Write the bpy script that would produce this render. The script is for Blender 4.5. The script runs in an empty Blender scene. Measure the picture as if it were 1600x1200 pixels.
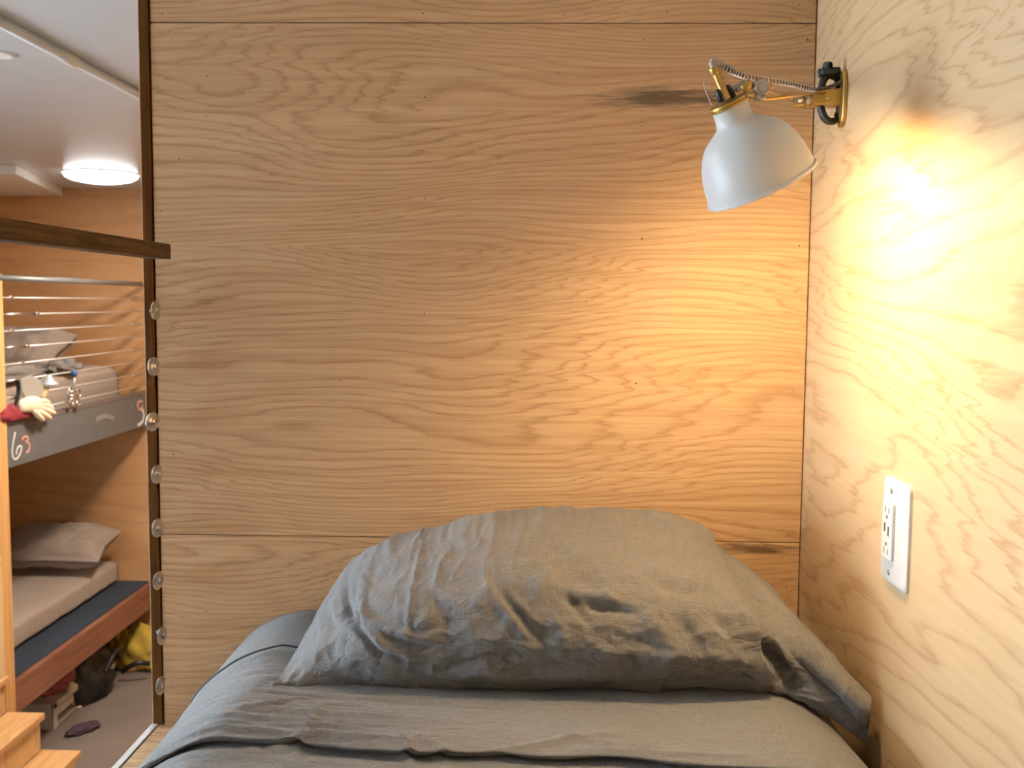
import bpy, math, random
from mathutils import Vector, Matrix, noise

random.seed(7)
S = bpy.context.scene
COL = S.collection
R = math.radians

# ------------------------------------------------------------------ camera
F = 1580.0                              # focal length in pixels of a 1600 px wide frame
CAM = Vector((0.0, 0.0, 2.65))          # camera above the floor
def _n(v): return Vector(v).normalized()
wy = _n((40, -127, F))                  # world +Y in (right, down, forward) camera axes
wd = _n((-155, 19500, F)); wd = (wd - wy * wd.dot(wy)).normalized()
wz = -wd
wx = wy.cross(wz)
right = Vector((wx[0], wy[0], wz[0])); down = Vector((wx[1], wy[1], wz[1])); fwd = Vector((wx[2], wy[2], wz[2]))
def at(px, py, X=None, Y=None, Z=None):
    """world point on the photograph's ray through (px, py), cut by one plane"""
    d = right * (px - 800) + down * (py - 600) + fwd * F
    if Y is not None: t = Y / d.y
    elif X is not None: t = X / d.x
    else: t = (Z - CAM.z) / d.z
    return CAM + d * t
cd = bpy.data.cameras.new('camera'); cam = bpy.data.objects.new('camera', cd); COL.objects.link(cam)
M3 = Matrix((right, -down, -fwd)).transposed()
cam.matrix_world = Matrix.Translation(CAM) @ M3.to_4x4()
cd.sensor_width = 36.0; cd.lens = F / 1600 * 36; cd.clip_start = 0.02
cd.dof.use_dof = True; cd.dof.focus_distance = 1.5; cd.dof.aperture_fstop = 10.0
S.camera = cam

# ------------------------------------------------------------------ light and exposure
S.view_settings.view_transform = 'Standard'; S.view_settings.look = 'None'
S.view_settings.exposure = 0.42; S.view_settings.gamma = 1.0
S.view_settings.use_curve_mapping = False
S.cycles.use_denoising = True
S.cycles.max_bounces = 8; S.cycles.diffuse_bounces = 5
S.cycles.sample_clamp_indirect = 6.0
W = bpy.data.worlds.new('world'); S.world = W; W.use_nodes = True
W.node_tree.nodes['Background'].inputs[0].default_value = (0.70, 0.85, 1.0, 1)
W.node_tree.nodes['Background'].inputs[1].default_value = 2.0

def light(name, kind, loc, energy, color, **kw):
    l = bpy.data.lights.new(name, kind); l.energy = energy; l.color = color
    for k, v in kw.items(): setattr(l, k, v)
    o = bpy.data.objects.new(name, l); COL.objects.link(o); o.location = loc
    return o
XL, XR = -3.92, 0.424                   # room sides
YF, YB = -2.6, 7.25                     # room ends
ZC = CAM.z + 0.79                       # ceiling
WY = 1.60                               # face of the headboard wall
# daylight through the window of the left wall
win = light('window_daylight', 'AREA', (XL - 0.12, 1.35, CAM.z - 0.55), 310, (0.69, 0.845, 1.0), shape='RECTANGLE', size=1.7, size_y=2.2)
win.rotation_euler = (0, R(-90), 0)
# fill lamps added under the ceiling to brighten the big room
room1 = light('room_fill', 'AREA', (-2.3, 2.6, ZC - 0.06), 60, (1.0, 0.96, 0.92), shape='RECTANGLE', size=0.5, size_y=1.2)
room2 = light('far_room_fill', 'AREA', (-1.6, 5.6, ZC - 0.06), 75, (1.0, 0.86, 0.70), shape='DISK', size=0.5)

# ------------------------------------------------------------------ materials
class NT:
    def __init__(self, name):
        self.m = bpy.data.materials.new(name); self.m.use_nodes = True
        self.t = self.m.node_tree; self.n = self.t.nodes; self.b = self.n['Principled BSDF']
    def node(self, kind, **kw):
        o = self.n.new(kind)
        for k, v in kw.items(): setattr(o, k, v)
        return o
    def link(self, a, b): self.t.links.new(a, b)
    def put(self, sock, v):
        if hasattr(v, 'is_output') or isinstance(v, bpy.types.NodeSocket): self.link(v, sock)
        else: sock.default_value = v
    def math(self, op, a, b=0.0, c=None, clamp=False):
        o = self.node('ShaderNodeMath', operation=op); o.use_clamp = clamp
        self.put(o.inputs[0], a); self.put(o.inputs[1], b)
        if c is not None: self.put(o.inputs[2], c)
        return o.outputs[0]
    def ramp(self, fac, stops, interp='LINEAR'):
        o = self.node('ShaderNodeValToRGB'); r = o.color_ramp; r.interpolation = interp
        while len(r.elements) < len(stops): r.elements.new(0.5)
        for e, (p, c) in zip(r.elements, stops):
            e.position = p; e.color = (c, c, c, 1) if not hasattr(c, '__len__') else (*c, 1)
        self.put(o.inputs[0], fac); return o.outputs[0]
    def mix(self, fac, a, b, mode='MIX'):
        o = self.node('ShaderNodeMix', data_type='RGBA', blend_type=mode)
        self.put(o.inputs[0], fac)
        for s, v in ((o.inputs[6], a), (o.inputs[7], b)):
            if isinstance(v, tuple): s.default_value = (*v, 1)
            else: self.link(v, s)
        return o.outputs[2]
    def noise(self, vec, scale, detail=2.0, rough=0.5, dist=0.0, w=None):
        o = self.node('ShaderNodeTexNoise'); 
        if w is not None: o.noise_dimensions = '4D'; self.put(o.inputs['W'], w)
        o.inputs['Scale'].default_value = scale; o.inputs['Detail'].default_value = detail
        o.inputs['Roughness'].default_value = rough; o.inputs['Distortion'].default_value = dist
        self.link(vec, o.inputs['Vector']); return o.outputs['Fac']
    def map(self, vec, scale=(1, 1, 1), loc=(0, 0, 0), rot=(0, 0, 0)):
        o = self.node('ShaderNodeMapping'); o.inputs['Scale'].default_value = scale
        o.inputs['Location'].default_value = loc; o.inputs['Rotation'].default_value = rot
        self.link(vec, o.inputs['Vector']); return o.outputs[0]
    def coord(self): return self.node('ShaderNodeTexCoord').outputs['Object']
    def bump(self, h, strength, dist):
        o = self.node('ShaderNodeBump'); o.inputs['Strength'].default_value = strength; o.inputs['Distance'].default_value = dist
        self.link(h, o.inputs['Height']); self.link(o.outputs[0], self.b.inputs['Normal'])

def plain(name, col, rough=0.5, metal=0.0, var=0.0, vscale=30, bump=0.0, emit=None, coat=0.0):
    N = NT(name); N.b.inputs['Roughness'].default_value = rough; N.b.inputs['Metallic'].default_value = metal
    if coat: N.b.inputs['Coat Weight'].default_value = coat
    v = N.coord(); f = N.noise(v, vscale, 3)
    if var:
        c = N.mix(f, tuple(x * (1 - var) for x in col), tuple(min(1, x * (1 + var)) for x in col))
        N.link(c, N.b.inputs['Base Color'])
    else: N.b.inputs['Base Color'].default_value = (*col, 1)
    if bump: N.bump(f, bump, 0.002)
    if emit: N.b.inputs['Emission Color'].default_value = (*emit[:3], 1); N.b.inputs['Emission Strength'].default_value = emit[3]
    return N.m

def wood(name, base, dark, light, axis='X', up='Z', stretch=(1.0, 5.5), rings=9.0, tilt=0.0, line=0.75, zig=0.05, streak=0.22,
         fine=420.0, rough=0.55, spec=0.3, seams=(), stains=(), seed=0.0, line_w=0.34, wob=1.0, knots=()):
    """plain-sawn veneer: contour lines of a field stretched along the grain axis, pores and streaks"""
    N = NT(name); N.b.inputs['Roughness'].default_value = rough
    N.b.inputs['Specular IOR Level'].default_value = spec
    v = N.coord(); sp = N.node('ShaderNodeSeparateXYZ'); N.link(v, sp.inputs[0])
    g, u = sp.outputs[axis], sp.outputs[up]
    w = seed
    for zs, step in seams:
        w = N.math('ADD', w, N.math('MULTIPLY', N.math('GREATER_THAN', u, zs), step)) if not isinstance(w, float) or True else w
    def vec(gs, us, off=None):
        c = N.node('ShaderNodeCombineXYZ')
        gg = N.math('MULTIPLY', g, gs)
        if off is not None: gg = N.math('ADD', gg, off)
        N.link(gg, c.inputs[0]); N.link(N.math('MULTIPLY', u, us), c.inputs[1])
        return c.outputs[0]
    z1 = N.noise(vec(7.0, 85.0), 1.0, 2, 0.6, w=w)                       # flame-shaped jitter along the grain
    z2 = N.noise(vec(2.5, 24.0), 1.0, 2, 0.55, w=w)
    off = N.math('ADD', N.math('MULTIPLY', N.math('SUBTRACT', z1, 0.5), zig * 2 * stretch[0]), N.math('MULTIPLY', N.math('SUBTRACT', z2, 0.5), zig * 3 * stretch[0]))
    f1 = N.noise(vec(stretch[0], stretch[1], off), 1.0, 1.0, 0.4, w=w)
    f2 = N.noise(vec(stretch[0] * 3.2, stretch[1] * 4.0, off), 1.0, 1.0, 0.5, w=w)
    fld = N.math('ADD', N.math('MULTIPLY', f1, rings), N.math('MULTIPLY', f2, 0.9 * wob))
    fld = N.math('ADD', fld, N.math('MULTIPLY', u, tilt))
    t = N.math('FRACT', fld)
    ln = N.ramp(t, [(0.0, 1.0), (line_w * 0.35, 0.8), (line_w, 0.12), (0.80, 0.0), (0.97, 0.35), (1.0, 1.0)])
    brk = N.noise(vec(16.0, 240.0), 1.0, 3, 0.65, w=w)
    ln = N.math('MULTIPLY', ln, N.ramp(brk, [(0.30, 0.30), (0.62, 1.0)]))
    patch = N.noise(vec(0.9, 4.5), 1.0, 2, w=N.math('ADD', w, 3.3))
    ln = N.math('MULTIPLY', ln, N.ramp(patch, [(0.25, 0.55), (0.7, 1.0)]))
    pores = N.noise(vec(14.0, fine * 1.7), 1.0, 3, 0.7, w=w)
    strk = N.noise(vec(3.0, fine * 0.28), 1.0, 3, 0.6, w=w)
    tone = N.noise(vec(0.8, 3.0), 1.0, 2, w=N.math('ADD', w, 7.7))
    col = N.mix(N.ramp(tone, [(0.3, 0.0), (0.7, 1.0)]), base, light)
    col = N.mix(N.math('MULTIPLY', ln, line), col, dark)
    col = N.mix(N.math('MULTIPLY', N.ramp(strk, [(0.35, 1.0), (0.6, 0.0)]), streak), col, dark)
    col = N.mix(N.math('MULTIPLY', N.ramp(pores, [(0.28, 1.0), (0.44, 0.0)]), streak * 1.3), col, dark)
    for (gx, uz, rg, ru, k) in stains:                                    # dark mineral marks in the veneer
        dx = N.math('DIVIDE', N.math('SUBTRACT', g, gx), rg); dz = N.math('DIVIDE', N.math('SUBTRACT', u, uz), ru)
        d = N.math('SQRT', N.math('ADD', N.math('MULTIPLY', dx, dx), N.math('MULTIPLY', dz, dz)))
        nz = N.noise(vec(14.0, 190.0), 1.0, 4, 0.7)
        q = N.math('SUBTRACT', N.math('ADD', N.math('MULTIPLY', nz, 1.9), 0.05), d)
        col = N.mix(N.ramp(q, [(0.1, 0.0), (0.75, k)]), col, (0.045, 0.026, 0.012))
    for (gx, uz, rr) in knots:
        dx = N.math('DIVIDE', N.math('SUBTRACT', g, gx), rr * 1.3); dz = N.math('DIVIDE', N.math('SUBTRACT', u, uz), rr)
        d = N.math('SQRT', N.math('ADD', N.math('MULTIPLY', dx, dx), N.math('MULTIPLY', dz, dz)))
        col = N.mix(N.ramp(d, [(0.15, 0.75), (0.3, 0.25), (0.7, 0.5), (1.0, 0.0)]), col, dark)
    N.link(col, N.b.inputs['Base Color'])
    N.bump(N.math('ADD', N.math('MULTIPLY', pores, 0.7), N.math('MULTIPLY', ln, -0.4)), 0.12, 0.0006)
    return N.m

def linen(name, col, scale=1.0, amt=0.2):
    N = NT(name); N.b.inputs['Roughness'].default_value = 0.95; N.b.inputs['Specular IOR Level'].default_value = 0.1
    N.b.inputs['Sheen Weight'].default_value = 0.15; N.b.inputs['Sheen Roughness'].default_value = 0.6
    v = N.coord()
    a = N.noise(N.map(v, (40 * scale, 500 * scale, 900 * scale)), 1.0, 3, 0.6)
    b = N.noise(N.map(v, (900 * scale, 60 * scale, 60 * scale)), 1.0, 3, 0.6)
    c = N.noise(v, 9, 3)
    f = N.math('ADD', N.math('MULTIPLY', a, 0.5), N.math('MULTIPLY', b, 0.5))
    k = N.mix(N.ramp(f, [(0.36, 0.0), (0.62, 1.0)]), tuple(x * (1 - amt) for x in col), tuple(x * (1 + amt) for x in col))
    k = N.mix(N.math('MULTIPLY', c, 0.25), k, tuple(x * 0.8 for x in col))
    N.link(k, N.b.inputs['Base Color'])
    wr = N.noise(N.map(v, (34, 60, 60)), 1.0, 4, 0.62, dist=0.8)
    rg = N.math('ABSOLUTE', N.math('SUBTRACT', N.noise(N.map(v, (22, 40, 34), rot=(0.3, 0.4, 0.5)), 1.0, 2, 0.5, dist=1.2), 0.5))
    h = N.math('ADD', N.math('MULTIPLY', f, 0.22), N.math('MULTIPLY', wr, 0.9))
    N.bump(N.math('SUBTRACT', h, N.math('MULTIPLY', N.ramp(rg, [(0.0, 1.0), (0.10, 0.0)]), 0.35)), 0.55, 0.0035)
    return N.m

zj = lambda y, x=250: at(x, y, Y=WY).z           # heights on the headboard wall
M = {}
M['oak'] = wood('oak_veneer', (0.53, 0.338, 0.182), (0.27, 0.130, 0.046), (0.61, 0.41, 0.235), stretch=(1.5, 5.2), rings=25.0, line=0.85, line_w=0.30, wob=1.7, streak=0.34,
                tilt=80.0, seams=((zj(36), 3.7), (zj(173), 5.1), (zj(384), 2.3), (zj(849), 6.9)),
                stains=((at(1040, 152, Y=WY).x, zj(153, 1040), 0.15, 0.022, 0.85), (at(1180, 858, Y=WY).x, zj(858, 1180), 0.10, 0.013, 0.8)), zig=0.05)
M['birch'] = wood('birch_ply', (0.53, 0.36, 0.195), (0.31, 0.165, 0.07), (0.59, 0.42, 0.25), axis='Y', stretch=(1.5, 4.6), rings=15.0, tilt=22.0,
                  line=0.85, zig=0.075, streak=0.16, fine=300, seed=4.2, line_w=0.26, wob=1.6, knots=((1.07, at(1565, 622, X=XR).z, 0.012),))
M['dark_stain'] = wood('dark_stained_oak', (0.100, 0.034, 0.008), (0.018, 0.007, 0.003), (0.12, 0.05, 0.015), axis='Z', up='X', stretch=(3, 50), rings=4, tilt=90, zig=0.03, streak=0.45, fine=900, rough=0.9, spec=0.03)
M['dark_rail'] = wood('dark_stained_rail', (0.085, 0.045, 0.019), (0.02, 0.010, 0.005), (0.13, 0.07, 0.03), axis='Y', up='Z', stretch=(3, 40), rings=4, tilt=60, zig=0.03, streak=0.5, fine=900, rough=0.7, spec=0.1)
M['far_ply'] = wood('far_plywood', (0.47, 0.245, 0.105), (0.30, 0.14, 0.055), (0.54, 0.30, 0.135), stretch=(0.6, 2.6), rings=5, tilt=5, line=0.5, zig=0.1, streak=0.2, fine=90, seed=9.0)
M['ledge'] = wood('ledge_ply_edge', (0.42, 0.245, 0.115), (0.17, 0.085, 0.035), (0.55, 0.36, 0.19), axis='X', up='Y', stretch=(9, 22), rings=5, tilt=20, zig=0.2, streak=0.5, fine=300, seed=2.0)
M['redwood'] = wood('redwood_rail', (0.23, 0.092, 0.05), (0.11, 0.04, 0.024), (0.30, 0.135, 0.08), axis='Y', stretch=(0.8, 9), rings=5, tilt=20, zig=0.06, streak=0.3, fine=200, seed=1.4)
M['stair'] = wood('stair_pine', (0.55, 0.30, 0.125), (0.36, 0.17, 0.06), (0.62, 0.36, 0.16), axis='Y', up='X', stretch=(1.2, 9), rings=5, tilt=10, zig=0.05, streak=0.2, fine=160, seed=6.4)
M['riser'] = wood('riser_plywood', (0.60, 0.38, 0.17), (0.36, 0.18, 0.07), (0.68, 0.46, 0.23), axis='Z', up='Y', stretch=(1.8, 4.5), rings=4, tilt=4, line=0.8, zig=0.2, streak=0.15, fine=120, seed=3.3, line_w=0.45)
M['post'] = wood('post_pine', (0.62, 0.32, 0.11), (0.42, 0.19, 0.06), (0.68, 0.38, 0.15), axis='Z', up='Y', stretch=(1, 20), rings=4, tilt=20, zig=0.04, streak=0.2, fine=200, seed=5.5)
M['raw_edge'] = plain('raw_edge', (0.62, 0.46, 0.30), 0.7, var=0.15, vscale=80)
M['void'] = plain('dark_core', (0.02, 0.012, 0.008), 0.9)
M['hole'] = plain('nail_hole', (0.02, 0.012, 0.008), 0.8)
M['linen'] = linen('grey_linen', (0.152, 0.147, 0.146))
M['sheet'] = linen('grey_sheet', (0.168, 0.169, 0.174), 1.0)
M['sheet_far'] = linen('taupe_sheet', (0.34, 0.27, 0.225), 0.3, 0.06)
M['pillow_far'] = linen('taupe_pillow', (0.29, 0.225, 0.185), 0.3, 0.06)
M['ceiling'] = plain('ceiling_paint', (0.57, 0.61, 0.63), 0.25, var=0.05, vscale=5, bump=0.0)
M['white_paint'] = plain('white_paint', (0.72, 0.70, 0.67), 0.5, var=0.03)
M['wall_paint'] = plain('wall_paint', (0.62, 0.60, 0.57), 0.7, var=0.03)
M['concrete'] = plain('concrete_floor', (0.17, 0.135, 0.115), 0.6, var=0.35, vscale=2.2)
M['brass'] = plain('brushed_brass', (0.42, 0.27, 0.075), 0.36, 0.9, var=0.12, vscale=60)
M['steel'] = plain('bright_steel', (0.62, 0.61, 0.60), 0.25, 1.0, var=0.05)
M['dull_steel'] = plain('dull_steel', (0.40, 0.38, 0.36), 0.35, 1.0, var=0.2, vscale=90)
M['silver_strip'] = plain('galvanised_strip', (0.50, 0.53, 0.56), 0.5, 0.6, var=0.12, vscale=120)
M['black'] = plain('black_plastic', (0.004, 0.004, 0.004), 0.5, var=0.2)
M['shade'] = plain('white_enamel', (0.66, 0.655, 0.64), 0.38, var=0.02)
M['shade_in'] = plain('white_enamel_inside', (0.85, 0.83, 0.78), 0.6)
M['bulb'] = plain('glowing_bulb', (1, 0.9, 0.7), 0.4, emit=(1.0, 0.72, 0.40, 25.0))
M['cord'] = plain('braided_cord', (0.075, 0.062, 0.05), 0.6, 0.0, var=0.3, vscale=300)
M['seam'] = plain('hem_shade_grey', (0.06, 0.062, 0.066), 0.9)  # dark grey for the shadow line at the hem
M['coil'] = plain('cord_coil_wire', (0.55, 0.50, 0.44), 0.3, 0.9)
M['plate'] = plain('white_plastic', (0.78, 0.765, 0.745), 0.35, var=0.02)
M['slot'] = plain('dark_slot', (0.05, 0.045, 0.04), 0.6)
M['grey_board'] = plain('chalkboard_grey', (0.105, 0.108, 0.11), 0.55, var=0.14, vscale=9)
M['grey_edge'] = plain('grey_board_edge', (0.12, 0.095, 0.085), 0.6, var=0.1)
M['navy'] = plain('navy_platform', (0.022, 0.034, 0.055), 0.7, var=0.25, vscale=6)
M['chalk_w'] = plain('white_chalk', (0.62, 0.62, 0.62), 0.9, var=0.2, vscale=90)
M['chalk_p'] = plain('pink_chalk', (0.60, 0.27, 0.22), 0.9, var=0.2, vscale=90)
M['chalk_g'] = plain('rubbed_chalk', (0.20, 0.19, 0.195), 0.9, var=0.2, vscale=50)
M['cable'] = plain('steel_cable', (0.62, 0.58, 0.55), 0.4, 0.5)
M['pipe'] = plain('grey_pipe', (0.20, 0.205, 0.21), 0.4, 0.3, var=0.05)
M['cream'] = plain('cream_leather', (0.72, 0.58, 0.42), 0.8, var=0.15, vscale=40)
M['red'] = plain('red_cloth', (0.22, 0.012, 0.02), 0.8, var=0.3, vscale=20)
M['pinkred'] = plain('faded_red_cloth', (0.24, 0.05, 0.055), 0.85, var=0.4, vscale=25)
M['grey_cloth'] = plain('grey_cloth', (0.19, 0.165, 0.15), 0.9, var=0.25, vscale=20)
M['yellow'] = plain('yellow_cloth', (0.40, 0.26, 0.03), 0.8, var=0.3, vscale=14)
M['blue'] = plain('blue_plastic', (0.02, 0.09, 0.26), 0.45, var=0.1)
M['bluedark'] = plain('blue_cloth', (0.012, 0.05, 0.14), 0.7, var=0.2)
M['bag'] = plain('black_bag', (0.010, 0.010, 0.011), 0.35, var=0.4, vscale=20)
M['tan'] = plain('tan_suede', (0.50, 0.30, 0.13), 0.8, var=0.2, vscale=30)
M['crate'] = plain('white_crate', (0.50, 0.46, 0.43), 0.6, var=0.1)
M['purple'] = plain('purple_scrap', (0.05, 0.025, 0.04), 0.8, var=0.2)
M['lum'] = plain('glare_glow', (1, 1, 1), 0.5, emit=(0.95, 0.99, 1.0, 7.0))  # emission standing in for the ceiling glare
N = NT('clear_film'); N.b.inputs['Base Color'].default_value = (0.75, 0.73, 0.70, 1); N.b.inputs['Transmission Weight'].default_value = 0.75; N.b.inputs['Roughness'].default_value = 0.3; M['film'] = N.m
N = NT('window_glass'); N.b.inputs['Transmission Weight'].default_value = 1.0; N.b.inputs['Roughness'].default_value = 0.0; N.b.inputs['IOR'].default_value = 1.0; N.b.inputs['Base Color'].default_value = (0.97, 0.99, 0.98, 1); M['glass'] = N.m

# ------------------------------------------------------------------ mesh helpers
class MB:
    def __init__(self): self.v = []; self.f = []
    def add(self, vs, fs):
        b = len(self.v); self.v += [tuple(p) for p in vs]; self.f += [tuple(b + i for i in q) for q in fs]; return self
    def box(self, a, b):
        (x0, y0, z0), (x1, y1, z1) = [(min(p), max(p)) for p in zip(a, b)] and ((min(a[0], b[0]), min(a[1], b[1]), min(a[2], b[2])), (max(a[0], b[0]), max(a[1], b[1]), max(a[2], b[2])))
        return self.add([(x0, y0, z0), (x1, y0, z0), (x1, y1, z0), (x0, y1, z0), (x0, y0, z1), (x1, y0, z1), (x1, y1, z1), (x0, y1, z1)],
                        [(3, 2, 1, 0), (4, 5, 6, 7), (0, 1, 5, 4), (1, 2, 6, 5), (2, 3, 7, 6), (3, 0, 4, 7)])
    def tube(self, path, r, n=12, closed=False, flat=1.0):
        path = [Vector(p) for p in path]; m = len(path); rr = r if hasattr(r, '__len__') else [r] * m
        t = []
        for i in range(m):
            a = path[(i - 1) % m] if (closed or i > 0) else path[i]; b = path[(i + 1) % m] if (closed or i < m - 1) else path[i]
            t.append((b - a).normalized())
        ref = Vector((0, 0, 1)) if abs(t[0].z) < 0.9 else Vector((1, 0, 0))
        nrm = (ref - t[0] * ref.dot(t[0])).normalized(); vs = []
        for i in range(m):
            nrm = (nrm - t[i] * nrm.dot(t[i])).normalized(); bi = t[i].cross(nrm)
            for k in range(n):
                a = 2 * math.pi * k / n; vs.append(path[i] + (nrm * math.cos(a) + bi * math.sin(a) * flat) * rr[i])
        fs = []
        for i in range(m if closed else m - 1):
            j = (i + 1) % m
            for k in range(n): fs.append((i * n + k, i * n + (k + 1) % n, j * n + (k + 1) % n, j * n + k))
        if not closed: fs += [tuple(range(n - 1, -1, -1)), tuple((m - 1) * n + k for k in range(n))]
        return self.add(vs, fs)
    def lathe(self, base, axis, prof, n=48, caps=(True, True)):
        """prof: (distance along the axis, radius)"""
        base = Vector(base); ax = Vector(axis).normalized(); ref = Vector((0, 1, 0)) if abs(ax.y) < 0.9 else Vector((1, 0, 0))
        u = (ref - ax * ref.dot(ax)).normalized(); w = ax.cross(u); vs = []
        for h, r in prof:
            for k in range(n):
                a = 2 * math.pi * k / n; vs.append(base + ax * h + (u * math.cos(a) + w * math.sin(a)) * r)
        fs = [(i * n + k, i * n + (k + 1) % n, (i + 1) * n + (k + 1) % n, (i + 1) * n + k) for i in range(len(prof) - 1) for k in range(n)]
        if caps[0]: fs.append(tuple(range(n - 1, -1, -1)))
        if caps[1]: fs.append(tuple((len(prof) - 1) * n + k for k in range(n)))
        return self.add(vs, fs)
    def ball(self, c, r, n=16, m=10, sc=(1, 1, 1)):
        vs = [(c[0], c[1], c[2] + r * sc[2])]; fs = []
        for i in range(1, m):
            th = math.pi * i / m
            for k in range(n):
                a = 2 * math.pi * k / n
                vs.append((c[0] + r * sc[0] * math.sin(th) * math.cos(a), c[1] + r * sc[1] * math.sin(th) * math.sin(a), c[2] + r * sc[2] * math.cos(th)))
        vs.append((c[0], c[1], c[2] - r * sc[2])); L = len(vs) - 1
        fs += [(0, 1 + k, 1 + (k + 1) % n) for k in range(n)]
        for i in range(m - 2):
            for k in range(n): fs.append((1 + i * n + k, 1 + (i + 1) * n + k, 1 + (i + 1) * n + (k + 1) % n, 1 + i * n + (k + 1) % n))
        fs += [(L, 1 + (m - 2) * n + (k + 1) % n, 1 + (m - 2) * n + k) for k in range(n)]
        return self.add(vs, fs)
    def prism(self, pts, ext):
        """closed outline of 3-D points pushed along ext"""
        n = len(pts); e = Vector(ext); p = [Vector(q) for q in pts]
        return self.add(p + [q + e for q in p], [tuple(range(n - 1, -1, -1)), tuple(range(n, 2 * n))] + [(i, (i + 1) % n, n + (i + 1) % n, n + i) for i in range(n)])
    def build(self, name, mat, parent=None, smooth=False, bevel=0.0, seg=2, origin=None, angle=None):
        me = bpy.data.meshes.new(name); vs = self.v
        o = bpy.data.objects.new(name, me); COL.objects.link(o)
        if origin is not None:
            og = Vector(origin); vs = [tuple(Vector(p) - og) for p in vs]; o.location = og
        me.from_pydata(vs, [], self.f); me.update()
        import bmesh
        bm = bmesh.new(); bm.from_mesh(me); bmesh.ops.recalc_face_normals(bm, faces=bm.faces); bm.to_mesh(me); bm.free()
        mats = mat if isinstance(mat, (list, tuple)) else [mat]
        for q in mats: me.materials.append(M[q])
        if smooth:
            me.polygons.foreach_set('use_smooth', [True] * len(me.polygons))
            if angle: 
                try: me.set_sharp_from_angle(angle=R(angle))
                except Exception: pass
        if bevel:
            b = o.modifiers.new('bevel', 'BEVEL'); b.width = bevel; b.segments = seg; b.limit_method = 'ANGLE'
        if parent is not None:
            o.parent = parent
            o.matrix_parent_inverse = Matrix.Translation(parent.location).inverted() if parent.parent is None else Matrix.Identity(4)
        return o

def tag(o, label=None, cat=None, group=None, kind=None):
    for k, v in (('label', label), ('category', cat), ('group', group), ('kind', kind)):
        if v: o[k] = v
    return o
def thing(name, loc, label, cat, group=None):
    o = bpy.data.objects.new(name, None); COL.objects.link(o); o.location = loc; o.empty_display_size = 0.05
    return tag(o, label, cat, group)
def cr(p, t):
    """Catmull-Rom through open list p at t in 0..1"""
    n = len(p) - 1; x = min(max(t, 0), 1) * n; i = min(int(x), n - 1); f = x - i
    a, b, c, d = p[max(i - 1, 0)], p[i], p[i + 1], p[min(i + 2, n)]
    return b + 0.5 * f * (c - a + f * (2 * a - 5 * b + 4 * c - d + f * (3 * (b - c) + d - a)))
def smooth_path(pts, n): 
    q = [Vector(p) for p in pts]; return [cr(q, i / (n - 1)) for i in range(n)]
def sstep(a, b, x):
    t = min(max((x - a) / (b - a), 0), 1); return t * t * (3 - 2 * t)
def nz(x, y, z=0.0): return noise.noise(Vector((x, y, z)))

# ------------------------------------------------------------------ room shell
def struct(mb, name, mat, parent=None, **k):
    o = mb.build(name, mat, parent, **k)
    if parent is None: o['kind'] = 'structure'
    return o
struct(MB().box((XL - .1, YF - .1, -.1), (XR + .1, YB + .1, 0)), 'floor', 'concrete')
struct(MB().box((XL - .1, YF - .1, ZC), (XR + .1, YB + .1, ZC + .1)), 'ceiling', 'ceiling')
struct(MB().box((XL, YB, 0), (XR + .1, YB + .1, ZC)), 'wall_far', 'far_ply')
struct(MB().box((XL, YF - .1, 0), (XR + .1, YF, ZC)), 'wall_front', 'far_ply')
struct(MB().box((XR, YF, 0), (XR + .1, YB, ZC)), 'wall_right', 'birch')
wy0, wy1, wz0, wz1 = 0.20, 2.50, CAM.z - 1.45, CAM.z + 0.35          # window opening in the left wall
lw = MB(); lw.box((XL - .1, YF, 0), (XL, wy0, ZC)); lw.box((XL - .1, wy1, 0), (XL, YB, ZC)); lw.box((XL - .1, wy0, 0), (XL, wy1, wz0)); lw.box((XL - .1, wy0, wz1), (XL, wy1, ZC))
struct(lw, 'wall_left', 'far_ply')
wf = MB()
for a, b in (((wy0, wz0), (wy0 + .05, wz1)), ((wy1 - .05, wz0), (wy1, wz1)), ((wy0, wz0), (wy1, wz0 + .05)), ((wy0, wz1 - .05), (wy1, wz1)), ((1.33, wz0), (1.37, wz1))):
    wf.box((XL - .06, a[0], a[1]), (XL - .01, b[0], b[1]))
win_o = struct(wf, 'window_1', 'white_paint')
MB().box((XL - .04, wy0 + .05, wz0 + .05), (XL - .036, wy1 - .05, wz1 - .05)).build('window_pane', 'glass', win_o)

# headboard partition: core, three plywood panels with open joints, nail holes
def xl(z): return None
XP0 = at(233, 36, Y=WY).x               # left edge of the panels
XT0 = at(215.5, 36, Y=WY).x             # left edge of the dark edge strip
zr = zj(1131, 243)                      # height of the bunk's side rail
z1, z2 = zj(36, 700), at(1185, 847.5, Y=WY).z
core = MB().box((XT0 + .004, WY + .014, 0.0), (XR, WY + .05, ZC))
wb = struct(core, 'wall_back', 'void')
g = 0.0011
def panel(za, zb, xa=XP0 + .0015, xb=XR - .0018, name='panel'):
    return MB().box((xa, WY, za), (xb, WY + .0145, zb)).build(name, 'oak', wb, bevel=0.0007, seg=1)
panel(z1 + g * .8, ZC - .002); panel(z2 + g * .6, z1 - g * .4); panel(zr - .75, z2 - g * .4)
holes = [(253, 22), (269, 60), (280, 248), (322, 182), (323, 119), (661, 21), (653, 60), (664, 152), (664, 311), (1042, 19), (1249, 7), (881, 23), (1006, 62), (1262, 62), (872, 115),
         (1003, 197), (1251, 213), (1003, 373), (1249, 384), (916, 471), (994, 599), (1239, 610), (663, 490), (532, 595), (670, 680), (323, 628), (270, 512), (271, 710), (321, 413), (322, 955), (252, 330), (1229, 917), (988, 802), (340, 885), (268, 1067)]
hb = MB()
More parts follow.
